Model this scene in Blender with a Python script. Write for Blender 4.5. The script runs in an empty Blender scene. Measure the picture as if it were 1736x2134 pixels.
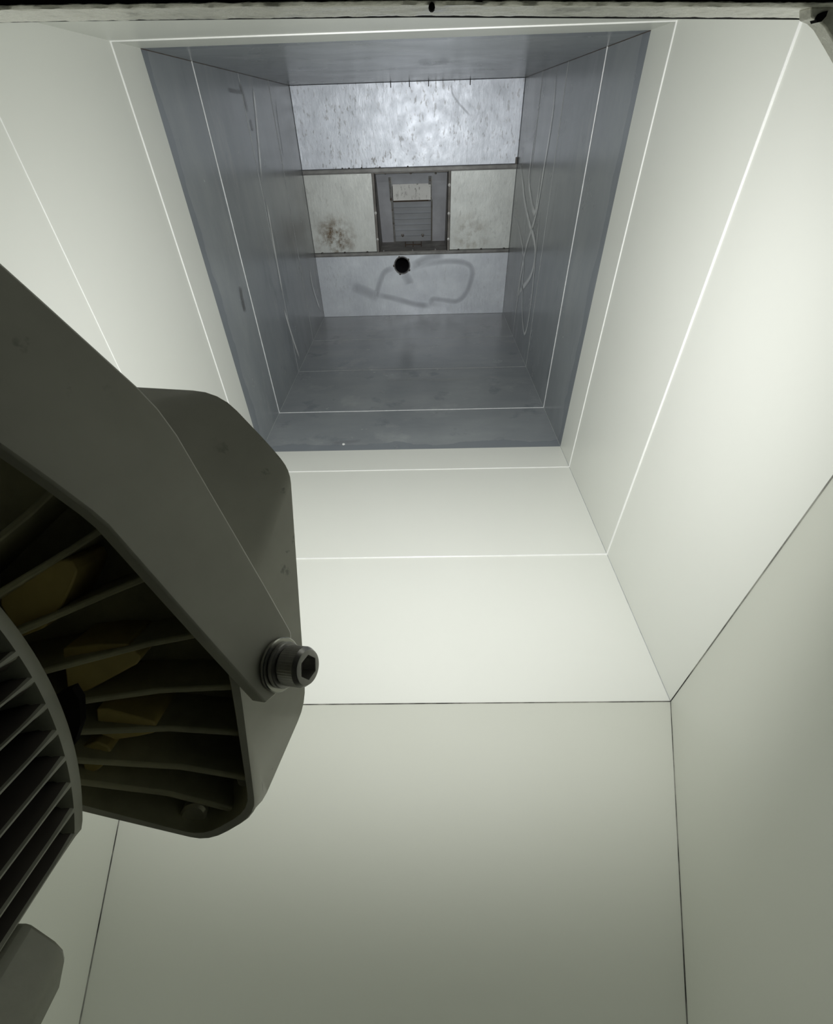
import bpy, bmesh, math, random
from mathutils import Vector, Matrix, noise
random.seed(4)
SC = bpy.context.scene
COL = SC.collection
# ------------------------------------------------------------------ camera frame
PP = (868.0, 1067.0); F = 942.136
d1 = Vector((4.0, -822.0, F)).normalized()          # into the duct
d2 = Vector((35.0, 1080.0, F)).normalized()         # straight down
d2 = (d2 - d1 * d2.dot(d1)).normalized()
ex = d2.cross(d1).normalized()
CAM = Vector((0, 0, 1.0))                            # one metre above the duct floor
RW = Matrix((ex, d1, -d2))                           # view axes -> world
def ray(px, py):
    return RW @ Vector((px - PP[0], py - PP[1], F))
def on(px, py, ax, v):                               # point of a world plane seen at a photo position
    r = ray(px, py); k = (v - CAM[ax]) / r[ax]
    return CAM + r * k

XL, XR = -0.657, 0.544
ZF, ZT = 0.0, 1.14
Y0, YG, YB = 0.486, 1.53, 3.165
TAP = 0.577

# ------------------------------------------------------------------ materials
class NT:
    def __init__(s, name):
        s.m = bpy.data.materials.new(name); s.m.use_nodes = True
        s.t = s.m.node_tree; s.n = s.t.nodes; s.l = s.t.links
        s.b = s.n['Principled BSDF']
    def node(s, typ, **kw):
        n = s.n.new(typ)
        for k, v in kw.items(): setattr(n, k, v)
        return n
    def link(s, a, b): s.l.new(a, b)
    def obj(s):
        return s.node('ShaderNodeTexCoord').outputs['Object']
    def noise(s, vec, scale, detail=4, rough=.55, stretch=None):
        if stretch:
            mp = s.node('ShaderNodeMapping'); mp.inputs['Scale'].default_value = stretch
            s.link(vec, mp.inputs['Vector']); vec = mp.outputs[0]
        n = s.node('ShaderNodeTexNoise'); n.inputs['Scale'].default_value = scale
        n.inputs['Detail'].default_value = detail; n.inputs['Roughness'].default_value = rough
        s.link(vec, n.inputs['Vector']); return n.outputs['Fac']
    def ramp(s, fac, stops):
        r = s.node('ShaderNodeValToRGB'); e = r.color_ramp.elements
        while len(e) < len(stops): e.new(.5)
        for q, (p, c) in zip(e, stops):
            q.position = p; q.color = (*c, 1) if len(c) == 3 else c
        s.link(fac, r.inputs['Fac']); return r.outputs['Color']
    def mix(s, fac, a, b, mode='MIX'):
        m = s.node('ShaderNodeMix', data_type='RGBA', blend_type=mode)
        for src, k in ((fac, 0), (a, 6), (b, 7)):
            if hasattr(src, 'node'): s.link(src, m.inputs[k])
            elif k == 0: m.inputs[0].default_value = src
            else: m.inputs[k].default_value = (*src, 1)
        return m.outputs[2]
    def math(s, op, a, b=0.0, clamp=False):
        m = s.node('ShaderNodeMath', operation=op); m.use_clamp = clamp
        for i, x in enumerate((a, b)):
            if hasattr(x, 'node'): s.link(x, m.inputs[i])
            else: m.inputs[i].default_value = x
        return m.outputs[0]
    def set(s, **kw):
        for k, v in kw.items():
            i = s.b.inputs[k.replace('_', ' ')]
            if hasattr(v, 'node'): s.link(v, i)
            elif isinstance(v, tuple): i.default_value = (*v, 1)
            else: i.default_value = v
        return s
    def bump(s, h, strength=.2, dist=.002):
        b = s.node('ShaderNodeBump'); b.inputs['Strength'].default_value = strength
        b.inputs['Distance'].default_value = dist
        s.link(h, b.inputs['Height']); s.link(b.outputs[0], s.b.inputs['Normal'])

G3 = (1, 1, 1)
def simple(name, col, rough=.5, metal=0., spec=.5, var=.12, scale=40, bump=0.0):
    n = NT(name); o = n.obj()
    f = n.noise(o, scale)
    c = n.ramp(f, [(.3, tuple(x * (1 - var) for x in col)), (.7, tuple(min(1, x * (1 + var)) for x in col))])
    n.set(Base_Color=c, Roughness=rough, Metallic=metal, Specular_IOR_Level=spec)
    if bump: n.bump(n.noise(o, scale * 4), bump)
    return n.m

def duct_paint():
    n = NT('duct_paint'); o = n.obj()
    sep = n.node('ShaderNodeSeparateXYZ'); n.link(o, sep.inputs[0])
    y = sep.outputs['Y']
    white = n.ramp(n.noise(o, 1.6, 3), [(.3, (.770, .788, .742)), (.7, (.795, .810, .768))])
    g1 = n.ramp(n.noise(o, 2.2, 6, .6, (1, 2.2, 1)), [(.25, (.25, .272, .295)), (.55, (.30, .325, .345)), (.8, (.36, .385, .40))])
    # dried wash marks and dusty wipes on the grey primer
    wipe = n.ramp(n.noise(o, 3.5, 7, .62, (1.2, 1.2, .45)), [(.56, (0, 0, 0)), (.72, (1, 1, 1))])
    g2 = n.mix(n.math('MULTIPLY', wipe, .5), g1, (.47, .49, .50))
    drk = n.ramp(n.noise(o, 5.0, 5, .55, (1.4, 1.4, .5)), [(.60, (0, 0, 0)), (.68, (1, 1, 1))])
    g3 = n.mix(n.math('MULTIPLY', drk, .5), g2, (.18, .20, .225))
    # older, browner dirt close to the end panels
    mr = n.node('ShaderNodeMapRange'); mr.inputs[1].default_value = 2.35; mr.inputs[2].default_value = 3.1
    n.link(y, mr.inputs[0])
    br = n.math('MULTIPLY', mr.outputs[0], n.math('ADD', n.noise(o, 3, 5), .1), True)
    g4 = n.mix(n.math('MULTIPLY', br, .6), g3, (.30, .28, .255))
    # hand-brushed overlap band right at the paint boundary
    wob = n.math('MULTIPLY', n.math('SUBTRACT', n.noise(o, 5, 4), .5), .10)
    band = n.math('LESS_THAN', n.math('ADD', y, wob), YG + .045)
    g5 = n.mix(n.math('MULTIPLY', band, .6), g4, (.20, .222, .255))
    grey = n.math('GREATER_THAN', y, YG)
    col = n.mix(grey, white, g5)
    rg = n.math('ADD', n.math('MULTIPLY', n.noise(o, 6, 4), .14), n.math('SUBTRACT', .30, n.math('MULTIPLY', grey, .12)))
    n.set(Base_Color=col, Roughness=rg, Specular_IOR_Level=.5)
    n.bump(n.noise(o, 240, 3), .05, .001)
    return n.m

def taper_shade_paint():  # duller olive than the duct; part of the shade is put into this colour
    n = NT('taper_shade_paint'); o = n.obj()
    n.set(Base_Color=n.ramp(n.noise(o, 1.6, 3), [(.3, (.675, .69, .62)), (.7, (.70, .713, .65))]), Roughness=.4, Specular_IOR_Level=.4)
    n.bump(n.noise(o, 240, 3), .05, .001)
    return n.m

def galvanised(name, dirt=.5, streak=True, base=(.80, .85, .93), metal=.5, blot=None, rough=.36):
    n = NT(name); o = n.obj()
    f = n.noise(o, 7, 6, .6)
    c = n.ramp(f, [(.3, tuple(x * .86 for x in base)), (.7, tuple(min(1, x * 1.08) for x in base))])
    sp = n.noise(o, 75, 5, .62, (1, 1, .42))
    sm = n.ramp(sp, [(.565, (0, 0, 0)), (.64, (1, 1, 1))])
    am = n.ramp(n.noise(o, 4.5, 3), [(.35, (.1, .1, .1)), (.7, (1, 1, 1))])
    c = n.mix(n.math('MULTIPLY', n.math('MULTIPLY', sm, am), dirt), c, (.24, .23, .22))
    if blot:
        loc, rad, colr, amt = blot
        d = n.node('ShaderNodeVectorMath', operation='DISTANCE'); n.link(o, d.inputs[0]); d.inputs[1].default_value = loc
        m = n.math('SUBTRACT', 1.0, n.math('DIVIDE', d.outputs['Value'], rad), True)
        k = n.ramp(n.noise(o, 16, 6, .65), [(.42, (0, 0, 0)), (.62, (1, 1, 1))])
        c = n.mix(n.math('MULTIPLY', n.math('MULTIPLY', m, k), amt, True), c, colr)
    r = n.math('ADD', n.math('MULTIPLY', n.noise(o, 22, 5), .22), rough - .1)
    n.set(Base_Color=c, Roughness=r, Metallic=metal)
    n.bump(n.math('ADD', n.noise(o, 60, 5, .6, (1, 1, .45)), n.math('MULTIPLY', n.noise(o, 5, 2), 1.2)), .22, .004)
    return n.m

def mark(name, col, amt):
    n = NT(name)
    uv = n.node('ShaderNodeUVMap'); sep = n.node('ShaderNodeSeparateXYZ'); n.link(uv.outputs[0], sep.inputs[0])
    v = sep.outputs['Y']; u = sep.outputs['X']
    a = n.math('MULTIPLY', n.math('MULTIPLY', v, n.math('SUBTRACT', 1.0, v)), 4.0)
    e = n.math('MULTIPLY', n.math('MULTIPLY', u, n.math('SUBTRACT', 1.0, u)), 7.0, True)
    a = n.math('MULTIPLY', n.math('MULTIPLY', a, e), n.math('ADD', n.noise(n.obj(), 14, 4), .35))
    n.set(Base_Color=col, Roughness=.25, Specular_IOR_Level=.5, Alpha=n.math('MULTIPLY', a, amt, True))
    return n.m

M = {}
M['duct'] = duct_paint()
M['taper'] = taper_shade_paint()
M['bead'] = simple('white_sealant', (.90, .91, .90), .28, var=.04)
M['faint'] = simple('grey_sealant', (.42, .44, .45), .4, var=.2)
M['greyjoint'] = simple('pale_sealant', (.78, .80, .82), .3, var=.15)
def dark_joint():
    n = NT('dark_joint'); o = n.obj()
    c = n.ramp(n.noise(o, 9, 5, .6), [(.42, (.035, .034, .03)), (.62, (.30, .30, .27))])
    n.set(Base_Color=c, Roughness=.8); return n.m
M['joint'] = dark_joint()
M['top'] = galvanised('galvanised_speckled', .9, rough=.43)
M['left'] = galvanised('galvanised_dull', .30, base=(.80, .83, .80), metal=.35, blot=((-.52, YB, .455), .15, (.20, .145, .09), 1.5), rough=.45)
M['right'] = galvanised('galvanised_dull_spotted', .30, base=(.80, .835, .81), metal=.35, blot=((.30, YB, .45), .14, (.27, .23, .16), .8), rough=.45)
M['bottom'] = galvanised('galvanised_clean', .16, base=(.82, .87, .95), metal=.4, rough=.42)
M['rail'] = simple('weathered_flange', (.30, .30, .29), .5, .4, var=.25, scale=20)
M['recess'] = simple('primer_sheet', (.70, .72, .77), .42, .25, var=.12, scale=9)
M['recess_dark'] = simple('dull_brown_sheet', (.26, .245, .225), .6, .2, var=.3, scale=14)  # darker, browner sheet for the recess sides, ledge and end wall
M['baffle'] = galvanised('rusty_spangle', .95, base=(.86, .86, .84), metal=.3)
M['louvre'] = simple('louvre_sheet', (.66, .69, .73), .45, .2, var=.08, scale=8)
M['rust'] = simple('rusty_steel', (.10, .07, .05), .7, .2, var=.3)
M['screw'] = simple('dull_screw', (.14, .13, .12), .5, .7, var=.2)
M['screw_pale'] = simple('pale_screw', (.50, .50, .49), .4, .6, var=.2)
M['black'] = simple('black_void', (.006, .006, .006), .9, spec=.1)  # black for hole depths and for the unlit cover overhead
M['pipe'] = simple('pipe_wall', (.045, .045, .05), .5, .5)
def scuffed_enamel():
    n = NT('scuffed_grey_enamel'); o = n.obj()
    c = n.ramp(n.noise(o, 25), [(.3, (.44, .43, .385)), (.7, (.52, .51, .46))])
    a = n.math('MULTIPLY', n.ramp(n.noise(o, 85, 4, .6), [(.64, (0, 0, 0)), (.70, (1, 1, 1))]), n.ramp(n.noise(o, 14, 2), [(.50, (0, 0, 0)), (.62, (1, 1, 1))]))
    c = n.mix(n.math('MULTIPLY', a, .55), c, (.12, .115, .10))
    n.set(Base_Color=c, Roughness=.40); n.bump(n.noise(o, 110, 4), .04, .001)
    return n.m
M['motor'] = scuffed_enamel()
M['motor_dark'] = simple('olive_casting', (.36, .345, .24), .50, var=.22, scale=30, bump=.08)
M['bossmat'] = simple('machined_boss', (.40, .38, .29), .18, .3, var=.1)
M['pad'] = simple('ochre_lit_floor', (.45, .36, .13), .5, var=.25, scale=25)  # casting colour yellowed to show the lit pocket floor
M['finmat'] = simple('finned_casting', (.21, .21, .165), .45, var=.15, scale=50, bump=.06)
M['slotside'] = simple('dark_fin_flank', (.045, .038, .032), .7, spec=.2)  # fin sides set much darker than the crests
M['slot'] = simple('dark_slot', (.012, .010, .009), .9, spec=.1)  # near-black colour for the bottom of the slots
M['steel'] = simple('black_oxide_steel', (.36, .35, .34), .30, .6, var=.15, scale=120)
M['zinc'] = simple('zinc_washer', (.55, .54, .50), .26, .9, var=.08, scale=90)
def lip_paint():
    n = NT('flaking_cream_paint'); o = n.obj()
    f = n.noise(o, 55, 6, .65)
    c = n.ramp(f, [(.30, (.50, .49, .43)), (.46, (.82, .81, .74)), (.7, (.90, .89, .84))])
    n.set(Base_Color=c, Roughness=n.math('ADD', n.math('MULTIPLY', f, .4), .05), Specular_IOR_Level=.6)
    n.bump(n.noise(o, 180, 5, .6, (.5, 1, 1)), .5, .002); return n.m
M['lip'] = lip_paint()
M['wipe_light'] = mark('pale_wipe_mark', (.90, .92, .92), 1.2)
M['wipe_faint'] = mark('faint_wipe_mark', (.60, .62, .63), .3)
M['dark_mark'] = mark('grey_mark', (.36, .37, .41), .32)
M['stain'] = mark('brown_stain', (.15, .15, .15), .75)

# ------------------------------------------------------------------ object helpers
def tag(o, label=None, cat=None, group=None, kind=None):
    for k, v in (('label', label), ('category', cat), ('group', group), ('kind', kind)):
        if v: o[k] = v
    return o
def obj(name, bm, mats, parent=None, smooth=False, bevel=0, seg=2, ang=35):
    bmesh.ops.recalc_face_normals(bm, faces=bm.faces) if bm.faces and name[0] != '_' else None
    me = bpy.data.meshes.new(name); bm.to_mesh(me); bm.free()
    for m in (mats if isinstance(mats, (list, tuple)) else [mats]): me.materials.append(m)
    o = bpy.data.objects.new(name, me); COL.objects.link(o)
    if parent: o.parent = parent; o.matrix_parent_inverse = Matrix.Translation(-parent.location)
    if bevel:
        b = o.modifiers.new('bevel', 'BEVEL'); b.width = bevel; b.segments = seg; b.limit_method = 'ANGLE'; b.angle_limit = math.radians(30)
    if smooth or bevel:
        me.polygons.foreach_set('use_smooth', [True] * len(me.polygons))
        me.set_sharp_from_angle(angle=math.radians(ang))
        if bevel:
            w = o.modifiers.new('wn', 'WEIGHTED_NORMAL'); w.keep_sharp = True
    return o
def empty(name, loc, label, cat, group=None):
    e = bpy.data.objects.new(name, None); COL.objects.link(e); e.location = loc; e.empty_display_size = .05
    return tag(e, label, cat, group)
def hexa(bm, p):                                     # eight corners: bottom ring, top ring
    v = [bm.verts.new(q) for q in p]
    for f in ((3, 2, 1, 0), (4, 5, 6, 7), (0, 1, 5, 4), (1, 2, 6, 5), (2, 3, 7, 6), (3, 0, 4, 7)):
        bm.faces.new([v[i] for i in f])
def box(bm, a, b):
    x0, y0, z0 = a; x1, y1, z1 = b
    hexa(bm, [(x0, y0, z0), (x1, y0, z0), (x1, y1, z0), (x0, y1, z0), (x0, y0, z1), (x1, y0, z1), (x1, y1, z1), (x0, y1, z1)])
def BM(): return bmesh.new()
def boxo(name, a, b, mat, parent=None, bevel=0):
    bm = BM(); box(bm, a, b); return obj(name, bm, mat, parent, bevel=bevel)
def frame_of(ax):
    ax = Vector(ax).normalized(); h = Vector((0, 0, 1)) if abs(ax.z) < .9 else Vector((1, 0, 0))
    a = ax.cross(h).normalized(); return a, ax.cross(a), ax
def lathe(bm, org, ax, prof, n=32, squash=None):     # prof: (radius, along)
    a, b, c = frame_of(ax); org = Vector(org); rings = []
    for r, t in prof:
        if r < 1e-6: rings.append([bm.verts.new(org + c * t)])
        else: rings.append([bm.verts.new(org + c * t + (a * math.cos(k * 2 * math.pi / n) + b * math.sin(k * 2 * math.pi / n)) * r) for k in range(n)])
    for p, q in zip(rings, rings[1:]):
        for k in range(n):
            j = (k + 1) % n
            if len(p) == 1 and len(q) == 1: continue
            if len(p) == 1: bm.faces.new((p[0], q[j], q[k]))
            elif len(q) == 1: bm.faces.new((p[k], p[j], q[0]))
            else: bm.faces.new((p[k], p[j], q[j], q[k]))
def prism(bm, poly, off):                            # polygon of world points pushed along off
    a = [bm.verts.new(p) for p in poly]; b = [bm.verts.new(Vector(p) + Vector(off)) for p in poly]
    bm.faces.new(a); bm.faces.new(b[::-1])
    n = len(a)
    for i in range(n): bm.faces.new((a[i], b[i], b[(i + 1) % n], a[(i + 1) % n]))
def rod(bm, a, b, r, n=10, half=None):
    a, b = Vector(a), Vector(b); lathe(bm, a, b - a, [(0, 0), (r, 0), (r, (b - a).length), (0, (b - a).length)], n)
def catmull(pts, per=8):
    pts = [Vector(p) for p in pts]; P = [pts[0] * 2 - pts[1]] + pts + [pts[-1] * 2 - pts[-2]]; out = []
    for i in range(1, len(P) - 2):
        p0, p1, p2, p3 = P[i - 1:i + 3]
        for k in range(per):
            t = k / per
            out.append(.5 * ((2 * p1) + (p2 - p0) * t + (2 * p0 - 5 * p1 + 4 * p2 - p3) * t * t + (3 * p1 - p0 - 3 * p2 + p3) * t ** 3))
    return out + [pts[-1]]
def ribbon(name, pts, w, nrm, mat, parent):          # a soft mark lying on a sheet
    nrm = Vector(nrm); c = [p + nrm * .0012 for p in catmull(pts)]
    bm = BM(); uvl = bm.loops.layers.uv.new('UVMap'); rows = []
    for i, p in enumerate(c):
        t = (c[min(i + 1, len(c) - 1)] - c[max(i - 1, 0)]).normalized(); s = nrm.cross(t).normalized() * w / 2
        rows.append((bm.verts.new(p - s), bm.verts.new(p), bm.verts.new(p + s)))
    L = len(rows) - 1
    for i in range(L):
        for j in (0, 1):
            f = bm.faces.new((rows[i][j], rows[i + 1][j], rows[i + 1][j + 1], rows[i][j + 1]))
            for lp, (uu, vv) in zip(f.loops, ((i, j), (i + 1, j), (i + 1, j + 1), (i, j + 1))): lp[uvl].uv = (uu / L, vv / 2)
    return obj(name, bm, mat, parent)

# ------------------------------------------------------------------ the duct
T = .03
def slab(name, quad, out, label):                    # inner quad of a wall, thickened outward
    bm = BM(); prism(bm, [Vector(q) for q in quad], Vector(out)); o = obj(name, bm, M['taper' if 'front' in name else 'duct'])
    return tag(o, label, 'wall' if 'wall' in name else name.split('_')[0], kind='structure')
WL = slab('wall_left', [(XL, Y0, ZF), (XL, YB + .5, ZF), (XL, YB + .5, ZT), (XL, Y0, ZT)], (-T, 0, 0), 'left duct wall, white in front and grey further in')
WR = slab('wall_right', [(XR, Y0, ZF), (XR, YB + .5, ZF), (XR, YB + .5, ZT), (XR, Y0, ZT)], (T, 0, 0), 'right duct wall, white in front and grey with pale loops further in')
FL = slab('floor', [(XL - T, Y0, ZF), (XR + T, Y0, ZF), (XR + T, YB + .5, ZF), (XL - T, YB + .5, ZF)], (0, 0, -T), 'duct floor, brightly lit white in front and grey further in')
CE = slab('ceiling', [(XL - T, Y0, ZT), (XR + T, Y0, ZT), (XR + T, YB + .5, ZT), (XL - T, YB + .5, ZT)], (0, 0, T), 'duct ceiling above the end panels, white in front and grey further in')
WB = boxo('wall_back', (XL - T, YB + .5, ZF - T), (XR + T, YB + .5 + T, ZT + T), M['recess_dark'])
tag(WB, 'dark end wall behind the galvanised panels', 'wall', kind='structure')
# tapering entry piece around the camera
YE = -.55
D = TAP * (Y0 - YE)
al, ar, af = TAP, TAP, TAP
def tp(s, z, y):                                     # corner of the taper at distance y
    k = TAP * (Y0 - y)
    x = XL + k if s < 0 else XR - k
    return Vector((x, y, ZF + k if z < 0 else ZT))
yt = -.25
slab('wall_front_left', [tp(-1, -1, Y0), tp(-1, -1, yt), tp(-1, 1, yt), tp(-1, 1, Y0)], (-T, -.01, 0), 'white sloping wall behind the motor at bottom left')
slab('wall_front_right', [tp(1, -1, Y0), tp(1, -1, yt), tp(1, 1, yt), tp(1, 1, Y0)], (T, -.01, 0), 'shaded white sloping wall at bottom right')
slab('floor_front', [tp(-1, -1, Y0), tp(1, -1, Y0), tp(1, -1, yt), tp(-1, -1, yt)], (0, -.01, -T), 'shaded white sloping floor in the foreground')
# sealant beads
tn = [0]
def trim(bm, mat, label):
    tn[0] += 1
    return tag(obj('trim_%d' % tn[0], bm, mat, smooth=True), label, 'trim', kind='structure')
def bead(a, b, r, mat, label):
    bm = BM(); rod(bm, a, b, r, 10); return trim(bm, mat, label)
names = {.940: 'first white sealant seam', 1.390: 'second white sealant seam', 1.850: 'pale seam in the grey paint'}
for y, r, mt in ((.940, .0030, 'bead'), (1.390, .0026, 'bead'), (1.850, .0024, 'greyjoint')):
    nm = names[y]
    bead((XL, y, ZF), (XL, y, ZT), r if y > 1 else .0012, M[mt], nm + ' on the left wall')
    bead((XR, y, ZF), (XR, y, ZT), r, M[mt], nm + ' on the right wall')
    bead((XL, y, ZF), (XR, y, ZF), r * .9, M[mt], nm + ' across the floor')
    if 1 < y < 1.5: bead((XL, y, ZT), (XR, y, ZT), r * .9, M[mt], nm + ' across the ceiling')
for y, nm in ((2.295, 'faint seam midway in the grey section'), (2.735, 'faint seam nearest the end panels')):
    bead((XL, y, ZF), (XL, y, ZT), .0013, M['faint'], nm + ' on the left wall')
    bead((XR, y, ZF), (XR, y, ZT), .0013, M['faint'], nm + ' on the right wall')
    bead((XL, y, ZF), (XR, y, ZF), .0013, M['faint'], nm + ' across the floor')
jr = .0016
bead((XL, Y0, ZF), (XR, Y0, ZF), jr, M['joint'], 'dark joint where the floor meets the front slope')
bead((XR, Y0, ZF), (XR, Y0, ZT), jr, M['joint'], 'dark joint where the right wall meets the front slope')
bead((XL, Y0, ZF), (XL, Y0, ZT), jr, M['joint'], 'dark joint where the left wall meets the front slope')
bead(tp(-1, -1, Y0), tp(-1, -1, yt), .0011, M['joint'], 'dark corner joint at bottom left below the motor')
bead(tp(1, -1, Y0), tp(1, -1, yt), .0011, M['joint'], 'dark corner joint at bottom right')
for x, nm in ((XL, 'left'), (XR, 'right')):
    bead((x, Y0, ZF), (x, YB, ZF), .0011, M['faint'], 'thin joint between floor and %s wall' % nm)
    bead((x, YG, ZT), (x, YB, ZT), .0012, M['rust'], 'thin dark joint between ceiling and %s wall' % nm)

# smears on the painted walls
def crop(pts, ox, oy, k): return [(ox + x / k, oy + y / k) for x, y in pts]
def wallmarks(par, xp, nx, mat, w, lines, name):
    for L in lines: ribbon(name, [on(x, y, 0, xp) for x, y in L], w, (nx, 0, 0), mat, par)
r1 = crop([(318, 190), (300, 400), (262, 640), (220, 880), (175, 1030), (150, 1160), (132, 1290), (118, 1400)], 1020, 60, 2.269)
r2 = crop([(140, 600), (155, 700), (168, 820), (190, 920), (213, 1000), (216, 1080), (195, 1170), (150, 1235), (118, 1290)], 1020, 60, 2.269)
r3 = crop([(122, 850), (148, 980), (162, 1080), (158, 1200), (156, 1330), (160, 1410), (167, 1442), (180, 1405), (198, 1290), (212, 1150), (230, 960), (250, 760)], 1020, 60, 2.269)
r4 = crop([(218, 460), (200, 600), (188, 720), (200, 820), (216, 870), (228, 800), (250, 640)], 1020, 60, 2.269)
wallmarks(WR, XR, -1, M['wipe_light'], .035, [r1, r2, r4], 'wipe_mark')
wallmarks(WR, XR, -1, M['wipe_light'], .022, [r3], 'wipe_mark')
wallmarks(WL, XL, 1, M['stain'], .035, [[(498, 176), (508, 200), (516, 235)], [(521, 248), (527, 274)], [(500, 596), (504, 622), (511, 652)]], 'stain')
wallmarks(WL, XL, 1, M['stain'], .014, [[(474, 187), (490, 190), (505, 192)], [(574, 205), (579, 250), (585, 290), (591, 330)]], 'stain')
wallmarks(WL, XL, 1, M['wipe_light'], .03, [[(527, 180), (535, 260), (545, 380)], [(553, 410), (572, 520), (590, 620)], [(590, 640), (608, 700), (625, 750)], [(645, 560), (652, 600), (668, 650)]], 'wipe_mark')
ribbon('stain', [on(690, 925, 2, 0), on(718, 922, 2, 0), on(755, 918, 2, 0)], .03, (0, 0, 1), M['dark_mark'], FL)
bm = BM(); lathe(bm, on(716, 926, 2, 0), (0, 0, 1), [(.006, 0), (.005, .003), (0, .005)], 10); obj('paint_drip', bm, M['bead'], FL, smooth=True)
for p in ([(795, 795), (860, 790), (930, 792), (1020, 786)], [(650, 772), (800, 770), (960, 768), (1075, 765)]):
    ribbon('wipe_mark', [on(x, y, 2, 0) for x, y in p], .05, (0, 0, 1), M['wipe_faint'], FL)
ribbon('stain', [on(884, 122, 2, ZT), on(886, 134, 2, ZT), on(900, 136, 2, ZT), on(920, 132, 2, ZT), on(926, 116, 2, ZT)], .05, (0, 0, -1), M['dark_mark'], CE)

# ------------------------------------------------------------------ end panels
ZU1, ZU0 = .793, .772                                # upper rail
ZL1, ZL0 = .380, .361                                # lower rail
RX0, RX1 = -.251, .160                               # recess opening
def panel(name, a, b, mat, label):
    return tag(boxo(name, a, b, mat, bevel=.0015), label, 'panel')
PT = panel('galvanized_panel', (XL + .001, YB, ZU1 + .001), (XR - .001, YB + .012, ZT - .001), M['top'], 'wide speckled galvanised panel above the upper rail with bright glare')
PL = panel('galvanized_panel', (XL + .001, YB, ZL1 + .001), (RX0 - .018, YB + .012, ZU0 - .001), M['left'], 'dull galvanised panel with brown stains left of the square recess')
PR = panel('galvanized_panel', (RX1 + .018, YB, ZL1 + .001), (XR - .001, YB + .012, ZU0 - .001), M['right'], 'dull galvanised panel right of the square recess')
HC = on(838, 553, 1, YB); HR = .047
def holed():
    bm = BM(); x0, x1, z0, z1 = XL + .001, XR - .001, ZF + .001, ZL0 - .001
    n = 48; fr, bk = [], []
    for yy, ls in ((YB, fr), (YB + .012, bk)):
        inn, out = [], []
        for k in range(n):
            a = 2 * math.pi * (k + .5) / n; c, s = math.cos(a), math.sin(a)
            inn.append(bm.verts.new((HC.x + c * HR, yy, HC.z + s * HR)))
            tx = ((x1 if c > 0 else x0) - HC.x) / c; tz = ((z1 if s > 0 else z0) - HC.z) / s
            t = min(tx, tz); out.append(bm.verts.new((HC.x + c * t, yy, HC.z + s * t)))
        ls += [inn, out]
        for k in range(n):
            j = (k + 1) % n; bm.faces.new((inn[k], inn[j], out[j], out[k]))
        for cx, cz in ((x1, z1), (x0, z1), (x0, z0), (x1, z0)):
            v = bm.verts.new((cx, yy, cz))
            ang = math.atan2(cz - HC.z, cx - HC.x) % (2 * math.pi); k = int(ang / (2 * math.pi) * n - .5) % n
            if ang / (2 * math.pi) * n < .5: k = n - 1
            bm.faces.new((out[k], out[(k + 1) % n], v))
    for a, b in ((fr[0], bk[0]), (fr[1], bk[1])):
        for k in range(n):
            j = (k + 1) % n; bm.faces.new((a[k], a[j], b[j], b[k]))
    return bm
PB = tag(obj('galvanized_panel', holed(), M['bottom']), 'wide pale galvanised panel below the lower rail with a round hole and soft grey marks', 'panel')
def q(pts): return [on(x, y, 1, YB) for x, y in crop(pts, 560, 140, 2.893)]
for L, w in (([(830, 1225), (950, 1188), (1090, 1170), (1190, 1182), (1226, 1225), (1212, 1310), (1180, 1375), (1130, 1410), (1060, 1405), (990, 1398), (985, 1425), (1060, 1432)], .030),
             ([(760, 1205), (700, 1235), (672, 1290), (655, 1350), (640, 1415)], .032), ([(640, 1370), (760, 1395), (880, 1428), (985, 1440)], .034),
             ([(500, 1320), (580, 1350), (650, 1385)], .06), ([(815, 1240), (840, 1280), (850, 1310)], .05), ([(860, 1200), (960, 1150), (1060, 1130)], .04)):
    ribbon('smudge', q(L), w * 1.25, (0, -1, 0), M['dark_mark'], PB)  # soft grey bands curving over the panel below the lower rail
ribbon('scratch', q([(1102, 70), (1105, 150), (1140, 210), (1180, 255), (1220, 300)]), .012, (0, -1, 0), M['dark_mark'], PT)
for px in (814, 853, 893, 980):
    p = on(px, 166 - (px - 800) * .02, 1, YB)
    bm = BM(); rod(bm, (p.x, YB - .012, ZT - .022), (p.x, YB - .012, ZT - .001), .0022, 8); obj('pin', bm, M['screw'], CE)
def rail(z0, z1, label, up):
    t = empty('flange_rail', (0, YB, z0), label, 'rail')
    bm = BM(); box(bm, (XL + .001, YB - .014, z0), (XR - .001, YB - .0005, z0 + .0035)); box(bm, (XL + .001, YB - .014, z1 - .0035), (XR - .001, YB - .0005, z1)); box(bm, (XL + .001, YB - .004, z0), (XR - .001, YB - .0005, z1))
    obj('channel', bm, M['rail'], t, bevel=.0008)
    return t
RU = rail(ZU0, ZU1, 'upper grey flange rail between the speckled panel and the recess', 1)
RL = rail(ZL0, ZL1, 'lower grey flange rail between the recess and the panel with the hole', 0)
def screw(par, p, ax, r=.0065, mat='screw', name='screw'):
    bm = BM(); lathe(bm, p, ax, [(r * 1.5, 0), (r * 1.5, .0015), (r, .0015), (r, .006), (r * .5, .007), (0, .007)], 8); return obj(name, bm, M[mat], par, smooth=True, ang=30)
for px in (672, 719, 766, 955, 1002, 1049):
    p = on(px, 524, 1, YB); screw(RL, (p.x, YB - .009, ZL1), (0, 0, 1), .0055)
for px in (714, 728, 754, 792, 850):
    p = on(px, 352, 1, YB); screw(RU, (p.x, YB - .009, ZU1), (0, 0, 1), .004)
bm = BM(); box(bm, (XR - .012, YB - .012, ZU1), (XR - .004, YB, ZU1 + .03)); obj('end_tab', bm, M['screw'], RU)
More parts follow.
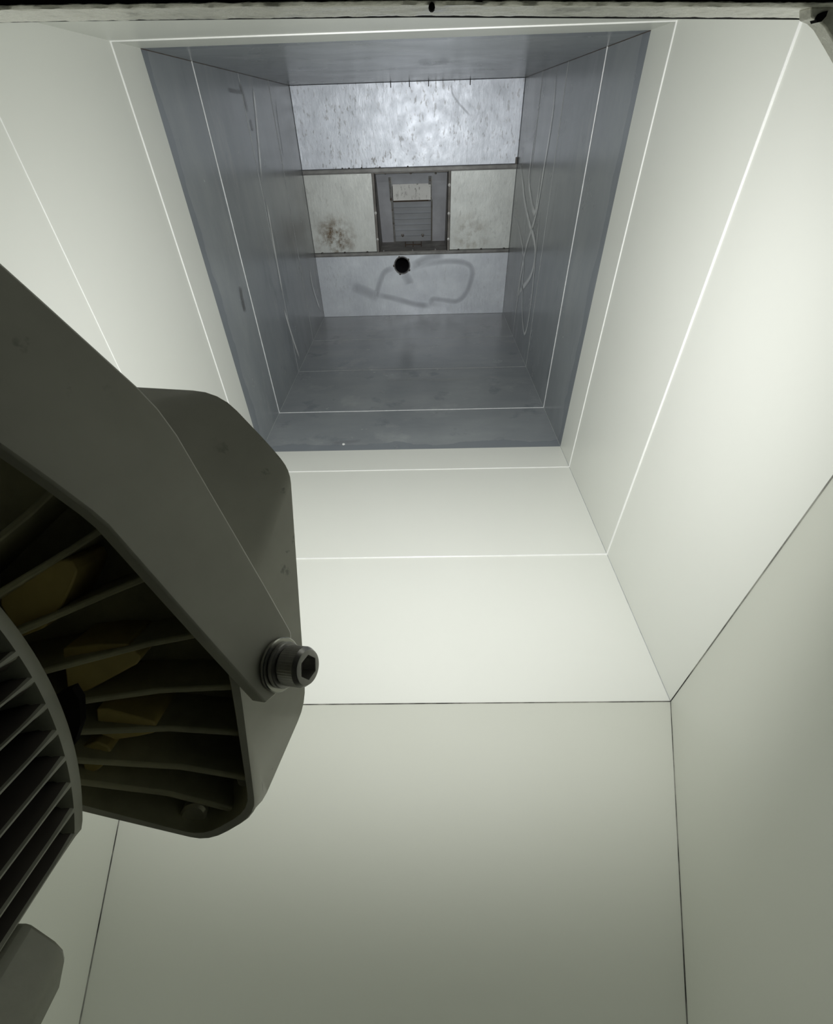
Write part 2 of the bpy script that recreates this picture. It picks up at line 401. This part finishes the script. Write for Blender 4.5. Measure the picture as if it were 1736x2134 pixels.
# pipe sleeve behind the round hole
ps = empty('pipe_sleeve', (HC.x, YB, HC.z), 'dark round pipe sleeve below the recess with small screws around it', 'pipe')
bm = BM(); lathe(bm, HC, (0, 1, 0), [(HR + .004, -.002), (HR - .001, -.003), (HR - .003, 0), (HR - .003, .40), (HR, .40), (HR, .0), (HR + .004, -.002)], 40); obj('sleeve', bm, M['pipe'], ps, smooth=True)
bm = BM(); lathe(bm, HC + Vector((0, .39, 0)), (0, 1, 0), [(0, 0), (HR - .003, 0), (HR - .003, .01), (0, .01)], 40); obj('end_disc', bm, M['black'], ps)
bm = BM(); lathe(bm, HC, (0, 1, 0), [(HR - .003, -.001), (HR + .002, -.004), (HR + .005, -.002), (HR + .005, 0), (HR - .003, 0)], 40); obj('collar', bm, M['screw_pale'], ps, smooth=True)
for px, py in ((832, 536), (851, 541), (853, 563), (834, 571), (821, 554)):
    screw(ps, on(px, py, 1, YB - .001), (0, -1, 0), .0045, 'screw')

# ------------------------------------------------------------------ square recess
rc = empty('vent_recess', ((RX0 + RX1) / 2, YB, ZL1), 'square sheet metal recess between the end panels with a flap inside', 'vent')
RD = .30
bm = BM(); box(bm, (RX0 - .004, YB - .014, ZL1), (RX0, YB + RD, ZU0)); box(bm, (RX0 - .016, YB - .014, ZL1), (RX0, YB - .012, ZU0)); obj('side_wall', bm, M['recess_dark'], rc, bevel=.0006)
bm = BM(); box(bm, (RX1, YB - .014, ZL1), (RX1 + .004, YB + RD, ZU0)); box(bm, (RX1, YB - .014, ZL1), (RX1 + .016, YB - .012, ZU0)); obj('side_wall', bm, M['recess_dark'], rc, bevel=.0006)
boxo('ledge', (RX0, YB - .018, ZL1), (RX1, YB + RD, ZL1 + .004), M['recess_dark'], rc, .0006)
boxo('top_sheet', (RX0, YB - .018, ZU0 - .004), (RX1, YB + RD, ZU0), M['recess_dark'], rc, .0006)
# back plate sloped so that its foot stands further in than its head, with an opening
yb0, yb1 = YB + .26, YB + .06                        # foot, head
zb0, zb1 = ZL1 + .004, ZU0 - .004
def ybk(z): return yb1 + (yb0 - yb1) * (1 - (z - zb0) / (zb1 - zb0)) ** .8
ybk0 = ybk
def onback(px, py):
    r = ray(px, py); lo, hi = 2.9, 3.8
    for _ in range(40):
        m = (lo + hi) / 2; p = CAM + r * (m / r.y)
        if m < ybk(min(zb1, max(zb0, p.z))): lo = m
        else: hi = m
    return CAM + r * (lo / r.y)
OX0, OX1 = onback(820.5, 440).x, onback(898.5, 440).x
OZ = onback(860, 417).z
def bplate(bm, x0, x1, z0, z1, dy=0., n=8, tilt=0.):
    ybk = lambda z: ybk0(z) - tilt * (1 - (z - z0) / (z1 - z0))
    for i in range(n):
        a, b = z0 + (z1 - z0) * i / n, z0 + (z1 - z0) * (i + 1) / n
        hexa(bm, [(x0, ybk(a) + dy, a), (x1, ybk(a) + dy, a), (x1, ybk(a) + dy + .003, a), (x0, ybk(a) + dy + .003, a),
                  (x0, ybk(b) + dy, b), (x1, ybk(b) + dy, b), (x1, ybk(b) + dy + .003, b), (x0, ybk(b) + dy + .003, b)])
bm = BM(); bplate(bm, RX0, OX0, zb0, zb1); bplate(bm, OX1, RX1, zb0, zb1); bplate(bm, OX0, OX1, OZ + .075, zb1)
bmesh.ops.remove_doubles(bm, verts=bm.verts, dist=1e-5); obj('back_plate', bm, M['recess'], rc, smooth=True)
bm = BM(); bplate(bm, OX0 + .004, OX1 - .004, OZ + .004, OZ + .085, -.006, 8, .032); obj('baffle', bm, M['baffle'], rc, smooth=True)
bm = BM(); bplate(bm, OX0 + .002, OX1 - .002, OZ - .008, OZ + .003, -.002, 1, .0); obj('slot_edge', bm, M['rust'], rc)
# louvred flap set behind the opening
fl_ = BM(); n = 7; zt_, zl_ = OZ - .008, zb0
for i in range(n):
    a, b = zl_ + (zt_ - zl_) * i / n, zl_ + (zt_ - zl_) * (i + 1) / n
    ya, yb_ = ybk(a) + .0165, ybk(b) + .0075
    hexa(fl_, [(OX0, ya, a), (OX1, ya, a), (OX1, ya + .004, a), (OX0, ya + .004, a), (OX0, yb_, b), (OX1, yb_, b), (OX1, yb_ + .004, b), (OX0, yb_ + .004, b)])
flp = obj('flap', fl_, M['louvre'], rc)
for px in (839, 881):
    p = onback(px, 491); screw(flp, p + Vector((0, .012, 0)), (0, -1, 0), .007)
# cheeks each side of the flap: a folded strip with a hanger above
for s, x, pf, ph in ((-1, OX0, 811, 813), (1, OX1, 905, 903)):
    bm = BM()
    for i in range(8):
        a, b = zb0 + (OZ - zb0) * i / 8, zb0 + (OZ - zb0) * (i + 1) / 8
        w = .012 if s < 0 else .008
        x0, x1 = (x - w, x + .001) if s < 0 else (x - .001, x + w)
        hexa(bm, [(x0, ybk(a) - .005, a), (x1, ybk(a) - .005, a), (x1, ybk(a) + .002, a), (x0, ybk(a) + .002, a), (x0, ybk(b) - .005, b), (x1, ybk(b) - .005, b), (x1, ybk(b) + .002, b), (x0, ybk(b) + .002, b)])
    obj('side_strip', bm, M['screw_pale'] if s < 0 else M['recess_dark'], rc)
    z0, z1 = OZ - .004, onback(820, 369).z
    e = -1 if s < 0 else 1
    bm = BM()
    prism(bm, [Vector((x, ybk(z1) - .002, z1)), Vector((x, ybk(z1) - .010, z1 - .004)), Vector((x, ybk(z0) - .050, z0 + .01)), Vector((x, ybk(z0) - .046, z0)), Vector((x, ybk(z0), z0))], (e * .004, 0, 0))
    fx0, fx1 = (x - .017, x) if s < 0 else (x - .017, x + .002)
    for i in range(5):
        a, b = z0 + (z1 - z0) * i / 5, z0 + (z1 - z0) * (i + 1) / 5
        hexa(bm, [(fx0, ybk(a) - .008, a), (fx1, ybk(a) - .008, a), (fx1, ybk(a) - .004, a), (fx0, ybk(a) - .004, a), (fx0, ybk(b) - .008, b), (fx1, ybk(b) - .008, b), (fx1, ybk(b) - .004, b), (fx0, ybk(b) - .004, b)])
    hb = obj('hanger_bracket', bm, M['screw_pale'], rc)
    xm = (fx0 + fx1) / 2
    for zz in (z1 - .018, z0 + .014): screw(hb, (xm, ybk(zz) - .008, zz), (0, -1, 0), .0055, 'rust' if zz < z1 - .03 else 'screw')
    if s < 0:
        for zz in (onback(816, 437).z, onback(816, 465).z): screw(rc, (x - .006, ybk(zz) - .005, zz), (0, -1, 0), .0045)
for px, py in ((783, 443), (788, 498)): p = on(px, py, 1, YB); screw(rc, (RX0 - .009, YB - .014, p.z), (0, -1, 0), .005, 'screw_pale')
for py in (385, 444, 497): p = on(934, py, 1, YB); screw(rc, (RX1 + .009, YB - .014, p.z), (0, -1, 0), .005, 'screw_pale')
for px in (803, 856, 908): p = onback(px, 360); screw(rc, p, (0, -1, 0), .0055)
lt = BM()
for px in (845, 861, 878):
    p = on(px, 508, 1, YB + .10); rod(lt, (p.x, YB + .10, ZL1 + .004), (p.x, YB + .10, ZL1 + .032), .003, 6)
rod(lt, (on(845, 508, 1, YB + .1).x, YB + .1, ZL1 + .016), (on(878, 508, 1, YB + .1).x, YB + .1, ZL1 + .016), .003, 6)
obj('latch', lt, M['rust'], rc)
for px in (800, 860, 907): p = on(px, 524, 1, YB); screw(rc, (p.x, YB - .010, ZL1 + .004), (0, 0, 1), .004, 'screw_pale')

# ------------------------------------------------------------------ opening frame overhead
YO = .30
fr = empty('opening_frame', on(868, 20, 1, YO), 'cream painted plate edge with an unlit cover painted black along the top of the picture', 'frame')
def lipz(x, top): 
    if top: pts = [(-700, 36), (0, 20), (870, 10), (1736, 15), (2300, 22)]
    else: pts = [(-700, 70), (0, 47), (870, 33), (1700, 38), (2300, 46)]
    P = [on(a, b, 1, YO) for a, b in pts]
    for p, q_ in zip(P, P[1:]):
        if p.x <= x <= q_.x or q_ is P[-1] or (p is P[0] and x < p.x):
            return p.z + (q_.z - p.z) * (x - p.x) / (q_.x - p.x)
YN = .274                                            # near edge of the flange
def lipn(x): return lipz(x * YO / YN, 1) - CAM.z
bm = BM(); N = 260; xs = [-.34 + (.172 + .34) * i / N for i in range(N + 1)]; rows = []
for x in xs:
    jt = lambda k: noise.noise(Vector((x * 140, k * 7.1, 3))) * .00035 + noise.noise(Vector((x * 420, k * 3.3, 9))) * .00018
    zb, zn = lipz(x, 0), CAM.z + lipn(x) * YN / YO
    prof = [(YO + .004, zb + .004), (YO + .001, zb + .0006), (YO - .0005, zb)]
    for k in range(1, 6): prof.append((YO + (YN - YO) * k / 6, zb + (zn - zb) * k / 6))
    prof += [(YN, zn), (YN - .0006, zn + .0010), (YN + .001, zn + .0030)]
    rows.append([bm.verts.new((x, y + jt(k) * .8, z + jt(k + 20) * .8)) for k, (y, z) in enumerate(prof)])
for a, b in zip(rows, rows[1:]):
    for k in range(len(a)): bm.faces.new((a[k], a[(k + 1) % len(a)], b[(k + 1) % len(a)], b[k]))
bm.faces.new(rows[0]); bm.faces.new(rows[-1][::-1])
obj('painted_edge', bm, M['lip'], fr, smooth=True, ang=60)
# corner gusset with its drain hole
g = [on(x, y, 1, YN) for x, y in ((1690, 14), (1690, 38), (1706, 44), (1720, 58), (1740, 92), (1800, 200), (1900, 330), (1990, 330), (1990, 14))]
bm = BM(); prism(bm, g, (0, .008, 0)); gs = obj('corner_gusset', bm, M['lip'], fr, bevel=.0006)
hp = [on(x, y, 1, YN - .0006) for x, y in ((1726, 22), (1722, 34), (1712, 45), (1703, 47), (1700, 38), (1706, 29), (1717, 24))]
bm = BM(); prism(bm, hp, (0, .004, 0)); obj('drain_hole', bm, M['black'], gs)
p = on(900, 14, 1, YN - .001); bm = BM(); lathe(bm, p, (0, -1, 0), [(.0014, -.002), (.0012, .0006), (0, .001)], 10); obj('paint_chip', bm, M['black'], fr)
bm = BM(); pr = []
for i in range(25):
    x = -.34 + .74 * i / 24; z = CAM.z + lipn(x) * YN / YO + .0008
    pr.append([bm.verts.new((x, YN - .0004, z)), bm.verts.new((x, YO + .012, z)), bm.verts.new((x, YO + .012, ZT - .05)), bm.verts.new((x, YN - .0004, ZT - .05))])
for a, b in zip(pr, pr[1:]):
    for k in range(4): bm.faces.new((a[k], a[(k + 1) % 4], b[(k + 1) % 4], b[k]))
bm.faces.new(pr[0]); bm.faces.new(pr[-1][::-1])
obj('dark_cover', bm, M['black'], fr)  # plate above the lip, its lack of light painted in as black

# ------------------------------------------------------------------ motor
VA = Vector((690 - PP[0], 915 - PP[1], F)).normalized()
uu = Vector((0, 1, 0)).cross(VA).normalized(); vv = VA.cross(uu)
KM, S0, S1, MR = .14429, -.19651, .11056, .1200
Aw, Uw, Vw = RW @ VA, RW @ uu, RW @ vv
C0 = CAM + RW @ (VA * KM + uu * S0 + vv * S1)        # centre of the motor's end ring
def mp(a, b, t): return C0 + Uw * a + Vw * b + Aw * t
def mpol(r, deg, t): return mp(r * math.cos(math.radians(deg)), r * math.sin(math.radians(deg)), t)
def mpx(px, py, t):                                  # photo position -> (a, b) in the motor plane t
    r = Vector((px - PP[0], py - PP[1], F)); p = r * ((KM + t) / r.dot(VA)); return p.dot(uu) - S0, p.dot(vv) - S1
def dep(px, py, d): return CAM + RW @ Vector(((px - PP[0]) / F * d, (py - PP[1]) / F * d, d))
mo = empty('electric_motor', C0, 'dark grey finned electric motor with ribbed end casting at left', 'motor')
def flat(deg):                                       # the underside of the motor is cut flat for its mounting
    d = (deg + 180) % 360 - 180
    return min(1.0, math.cos(math.radians(34.7)) / math.cos(math.radians(d - 40.5))) if 5.8 < d < 75.2 else 1.0
def ringpath(name, prof, mat, n=240, par=None):
    bm = BM(); rows = []
    for r, t in prof: rows.append([bm.verts.new(mpol(r * (flat(360 * k / n) if name != 'end_shield' else .8 if 6 < 360 * k / n < 75 else 1), 360 * k / n, t)) for k in range(n)] if r > 1e-6 else [bm.verts.new(mpol(0, 0, t))])
    for p, q_ in zip(rows, rows[1:]):
        for k in range(n):
            j = (k + 1) % n
            if len(p) == 1: bm.faces.new((p[0], q_[j], q_[k]))
            elif len(q_) == 1: bm.faces.new((p[k], p[j], q_[0]))
            else: bm.faces.new((p[k], p[j], q_[j], q_[k]))
    return obj(name, bm, mat, par or mo, smooth=True, ang=40)
LB = .20                                             # body length towards the camera side
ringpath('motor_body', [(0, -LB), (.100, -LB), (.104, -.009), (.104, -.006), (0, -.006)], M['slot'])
ringpath('end_ring', [(.104, -.007), (.1175, -.008), (.1200, -.0065), (.1205, -.003), (.1190, 0), (.112, .003), (.104, .003), (.104, -.007)], M['finmat'])
ringpath('end_shield', [(0, 0), (.112, .001), (.108, .005), (.078, .010), (.052, .022), (.048, .088), (0, .088)], M['motor_dark'])
# cooling fins round the body; the slots between them end in rounded bays
bm = BM(); NF = 86; a0 = 5.5
for k in range(NF):
    am = a0 + 360 / NF * k
    if 7 < am < 75: continue
    h0, h1 = .62, .27         # half angles: root, crest
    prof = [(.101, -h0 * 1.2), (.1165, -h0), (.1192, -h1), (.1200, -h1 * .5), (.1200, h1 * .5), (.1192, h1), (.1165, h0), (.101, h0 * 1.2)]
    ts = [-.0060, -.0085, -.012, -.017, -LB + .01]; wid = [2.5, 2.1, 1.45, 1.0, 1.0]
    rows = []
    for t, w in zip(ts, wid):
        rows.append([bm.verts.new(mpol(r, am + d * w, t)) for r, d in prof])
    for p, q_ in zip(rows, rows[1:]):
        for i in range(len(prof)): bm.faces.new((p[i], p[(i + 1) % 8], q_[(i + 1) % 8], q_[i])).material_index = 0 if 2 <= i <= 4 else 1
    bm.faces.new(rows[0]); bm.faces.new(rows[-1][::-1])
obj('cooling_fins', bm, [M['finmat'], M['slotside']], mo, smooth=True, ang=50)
# mounting lug running along the body at bottom
lug = [(.106, .024), (.113, .0122), (.1208, .0138), (.1262, .0205), (.1278, .0235), (.1280, .0262), (.1262, .034), (.118, .046), (.094, .046)]
bm = BM(); prism(bm, [mp(a, b, -.03) for a, b in lug], -Aw * .15); obj('mounting_lug', bm, M['finmat'], mo, bevel=.0012)
# end casting
def rpoly(pts, r, n=5):
    out = []; L = len(pts)
    for i in range(L):
        p0, p1, p2 = (Vector((*pts[(i + k - 1) % L], 0)) for k in range(3))
        a, b = (p0 - p1), (p2 - p1); m = min(r, a.length * .45, b.length * .45)
        q0, q2 = p1 + a.normalized() * m, p1 + b.normalized() * m
        for k in range(n):
            t = k / (n - 1); w = q0 * (1 - t) ** 2 + p1 * 2 * t * (1 - t) + q2 * t * t; out.append((w.x, w.y))
    return out
NP = [(.157, .012), (.1615, .071), (.1395, .083), (.088, .060), (-.06, -.01), (-.10, -.06), (-.06, -.12), (.05, -.132), (.095, -.110), (.132, -.068), (.153, -.024)]
FP = [(.1825, .038), (.1555, .1035), (.122, .112), (.066, .085), (-.07, .02), (-.12, -.05), (-.08, -.125), (.05, -.133), (.142, -.132), (.166, -.106), (.1755, -.094)]
nr, frr = rpoly(NP, .009), rpoly(FP, .012)
tn_, tf_ = .060, .100
cx, cy = .06, -.03
def inset(pl, d):
    o = []
    for x, y in pl:
        v = Vector((cx - x, cy - y)); v = v.normalized() * d; o.append((x + v.x, y + v.y))
    return o
loops = [([mp(x, y, .092) for x, y in inset(nr, .012)]), [mp(x, y, tn_ + .004) for x, y in inset(nr, .0065)], [mp(x, y, tn_) for x, y in inset(nr, .005)], [mp(x, y, tn_) for x, y in inset(nr, .001)],
         [mp(x, y, tn_ + .0012) for x, y in nr], [mp(x, y, tf_) for x, y in frr], [mp(x, y, tf_ + .004) for x, y in inset(frr, .002)], [mp(x, y, tf_ + .006) for x, y in inset(frr, .006)]]
bm = BM(); R_ = [[bm.verts.new(p) for p in l] for l in loops]; n = len(nr)
for i, (p, q_) in enumerate(zip(R_, R_[1:])):
    for k in range(n):
        f = bm.faces.new((p[k], q_[k], q_[(k + 1) % n], p[(k + 1) % n])); f.material_index = 1 if i < 2 else 0
bm.faces.new(R_[-1]); bm.faces.new(R_[0][::-1]).material_index = 1
cs = obj('end_casting', bm, [M['motor'], M['motor_dark']], mo, smooth=True, ang=28)
def rimr(deg, pl):                                   # distance from the axis to the rim in a direction
    d = Vector((math.cos(math.radians(deg)), math.sin(math.radians(deg)))); best = 0
    for (x0, y0), (x1, y1) in zip(pl, pl[1:] + pl[:1]):
        ex_, ey_ = x1 - x0, y1 - y0; den = d.x * ey_ - d.y * ex_
        if abs(den) < 1e-9: continue
        t = (x0 * ey_ - y0 * ex_) / den; s = (x0 * d.y - y0 * d.x) / den
        if 0 <= s <= 1 and t > best: best = t
    return best
inn = inset(nr, .007)
def web(deg, thick=1.5, top=.064, r0=.050):
    r1 = rimr(deg, inn); bm = BM(); h = thick
    pf = [(r0, top - .02), (r0 + .02, top - .012), (r1 - .03, top), (r1 + .001, top + .001), (r1 + .001, .0925), (r0, .0925)]
    a = [bm.verts.new(mpol(r, deg - h / 2 * .11 / r, t)) for r, t in pf]; b = [bm.verts.new(mpol(r, deg + h / 2 * .11 / r, t)) for r, t in pf]
    bm.faces.new(a); bm.faces.new(b[::-1])
    for i in range(len(pf)): bm.faces.new((a[i], b[i], b[(i + 1) % len(pf)], a[(i + 1) % len(pf)]))
    obj('rib', bm, M['motor_dark'], cs, bevel=.0008)
RIBS = [mpx(*p, .064) for p in ((205, 1108), (305, 1205), (400, 1327), (435, 1437), (512, 1533), (470, 1618), (395, 1668), (120, 1010))]
for a, b in RIBS: web(math.degrees(math.atan2(b, a)))
# ochre pads for lit bits of pocket floor, light put into their colour
for pts in ([(0, 1262), (0, 1225), (60, 1190), (130, 1166), (150, 1170), (161, 1190), (152, 1215), (130, 1262), (90, 1310), (40, 1330)],
            [(130, 1352), (200, 1343), (262, 1342), (278, 1350), (281, 1360), (294, 1370), (285, 1385), (235, 1412), (165, 1450), (140, 1440)],
            [(200, 1478), (225, 1478), (290, 1495), (322, 1505), (326, 1514), (322, 1528), (290, 1535), (240, 1543), (205, 1530)],
            [(165, 1560), (200, 1545), (226, 1556), (230, 1566), (226, 1585), (205, 1605), (178, 1618)]):
    t = .0635
    bm = BM(); prism(bm, [mp(*mpx(x, y, t), t) for x, y in pts], Aw * .028); obj('cast_pad', bm, M['pad'], cs, bevel=.0008)
for px, py, r, l in ((402, 1702, .0062, .026), (352, 1716, .0045, .022), (508, 1628, .0035, .02), (215, 1515, .0075, .012)):
    t0 = .066 if l > .015 else .080; a, b = mpx(px, py, t0)
    bm = BM(); lathe(bm, mp(a, b, t0), Aw, [(0, 0), (r * .8, 0), (r, .0012), (r, l), (0, l)], 24); obj('boss' if l > .015 else 'bore', bm, M['bossmat'] if l > .015 else M['slot'], cs, smooth=True)
t = .030; bm = BM(); prism(bm, [mp(*mpx(x, y, t), t) for x, y in ((118, 1448), (150, 1435), (166, 1460), (168, 1510), (152, 1556))], Aw * .004); obj('cable_slot', bm, M['slot'], mo)  # near-black plate; the shade of the gap by the ring is its colour

# strap bolted to the casting: a thick flat bar, bent where it leaves the casting
nb = Vector((.85, -.10, -.50)).normalized(); kb = nb.dot(Vector(((575 - PP[0]) / F, (1390 - PP[1]) / F, 1))) * .205
def stp(px, py):
    r = Vector(((px - PP[0]) / F, (py - PP[1]) / F, 1)); return r * (kb / nb.dot(r))
upp = [(605, 1312), (560, 1232), (500, 1128), (440, 1025), (370, 905), (330, 850), (290, 808), (180, 708), (80, 617), (0, 545), (-150, 405), (-420, 150)]
low = [(553, 1466), (500, 1408), (430, 1330), (350, 1240), (262, 1140), (225, 1098), (190, 1068), (110, 1008), (50, 965), (0, 930), (-150, 822), (-420, 640)]
bm = BM(); th = .0085; rows = []
N_ = RW @ nb
for i, (a, b) in enumerate(zip(upp, low)):
    bend = max(0, i - 5) * .0010
    pa, pb = CAM + RW @ stp(*a), CAM + RW @ stp(*b)
    rows.append([bm.verts.new(p) for p in (pa, pb, pb - N_ * th, pa - N_ * th)])
for p, q_ in zip(rows, rows[1:]):
    for k in range(4): bm.faces.new((p[k], p[(k + 1) % 4], q_[(k + 1) % 4], q_[k]))
tipu = [CAM + RW @ stp(*p) for p in ((608, 1322), (609, 1345), (600, 1400), (575, 1448))]
tv = [bm.verts.new(p) for p in tipu]; tb = [bm.verts.new(p - N_ * th) for p in tipu]
ra = rows[0]; front = [ra[0]] + tv + [ra[1]]; back = [ra[3]] + tb + [ra[2]]
bm.faces.new(front); bm.faces.new(back[::-1])
for i in range(len(front) - 1): bm.faces.new((front[i], front[i + 1], back[i + 1], back[i]))
bm.faces.new(rows[-1])
st = obj('strap', bm, M['motor'], mo, bevel=.0009)
# socket cap screw with its washers
bc = CAM + RW @ stp(582, 1384); bx = (RW @ Vector((.90, -.06, -.43))).normalized()
bt = empty('socket_cap_screw', bc, 'steel socket cap screw with washers at the lower end of the grey strap', 'bolt')
def bolt_lathe(name, prof, mat, n=48):
    bm = BM(); lathe(bm, bc, bx, prof, n); return obj(name, bm, mat, bt, smooth=True, ang=32)
bolt_lathe('flat_washer', [(.004, 0), (.0118, 0), (.0121, .0005), (.0121, .0016), (.0117, .0021), (.004, .0021)], M['zinc'])
bolt_lathe('spring_washer', [(.004, .0022), (.0098, .0022), (.0102, .0027), (.0102, .0046), (.0098, .0051), (.004, .0051)], M['steel'])
a_, b_, c_ = frame_of(bx); bm = BM(); n = 96; rows = []
HB = .0052; HL = .0116; HRb = .0088
prof = [(.0080, HB), (HRb * .96, HB + .0006), (HRb, HB + .0012), (HRb, HB + HL - .0022), (HRb * .97, HB + HL - .0018), (HRb * .86, HB + HL - .0002), (HRb * .80, HB + HL)]
for r, t in prof:
    rows.append([bm.verts.new(bc + bx * t + (a_ * math.cos(k * 2 * math.pi / n) + b_ * math.sin(k * 2 * math.pi / n)) * (r * (.985 if k % 2 and HB + .001 < t < HB + HL - .002 else 1))) for k in range(n)])
def hexr(k):
    a = (k * 360 / n + 12) % 60 - 30; return .0048 / math.cos(math.radians(a))
for rr, t in ((1.0, HB + HL), (.96, HB + HL - .0006), (.96, HB + HL - .0065)):
    rows.append([bm.verts.new(bc + bx * t + (a_ * math.cos(k * 2 * math.pi / n) + b_ * math.sin(k * 2 * math.pi / n)) * hexr(k) * rr) for k in range(n)])
for p, q_ in zip(rows, rows[1:]):
    for k in range(n): bm.faces.new((p[k], p[(k + 1) % n], q_[(k + 1) % n], q_[k]))
bm.faces.new(rows[-1]); bm.faces.new(rows[0][::-1])
obj('head', bm, M['steel'], bt, smooth=True, ang=25)

# ------------------------------------------------------------------ light: an unseen torch above the lip, plus an added fill for the end panels
def lamp(name, loc, aim, energy, size, ang, blend, col):
    L = bpy.data.lights.new(name, 'SPOT'); L.energy = energy; L.spot_size = math.radians(ang); L.spot_blend = blend; L.shadow_soft_size = size; L.color = col
    o = bpy.data.objects.new(name, L); COL.objects.link(o); o.location = loc
    o.rotation_euler = (Vector(aim) - Vector(loc)).to_track_quat('-Z', 'Y').to_euler(); return o
lamp('torch_spill', (0, .345, 1.058), (.01, 1.345, .20), 41, .012, 146, 1.0, (1, .99, .98))
lamp('end_panel_fill', (0, .345, 1.058), (-.055, 3.16, .50), 27, .012, 50, 1.0, (.97, .985, 1))  # second spot added to brighten the end panels
W = bpy.data.worlds.new('World'); SC.world = W; W.use_nodes = True
W.node_tree.nodes['Background'].inputs[0].default_value = (.6, .65, .62, 1); W.node_tree.nodes['Background'].inputs[1].default_value = .004

cam = bpy.data.cameras.new('camera'); co = bpy.data.objects.new('camera', cam); COL.objects.link(co)
cam.sensor_fit = 'HORIZONTAL'; cam.sensor_width = 36; cam.lens = 36 * F / 1736; cam.clip_start = .005
r0, r1_, r2_ = RW @ Vector((1, 0, 0)), RW @ Vector((0, -1, 0)), RW @ Vector((0, 0, -1))
co.matrix_world = Matrix((( r0.x, r1_.x, r2_.x, CAM.x), (r0.y, r1_.y, r2_.y, CAM.y), (r0.z, r1_.z, r2_.z, CAM.z), (0, 0, 0, 1)))
SC.camera = co
vs = SC.view_settings; SC.display_settings.display_device = 'sRGB'
vs.view_transform = 'Standard'; vs.look = 'None'; vs.gamma = 1; vs.exposure = 0.0; vs.use_curve_mapping = False
SC.cycles.max_bounces = 12; SC.cycles.diffuse_bounces = 8; SC.cycles.glossy_bounces = 6
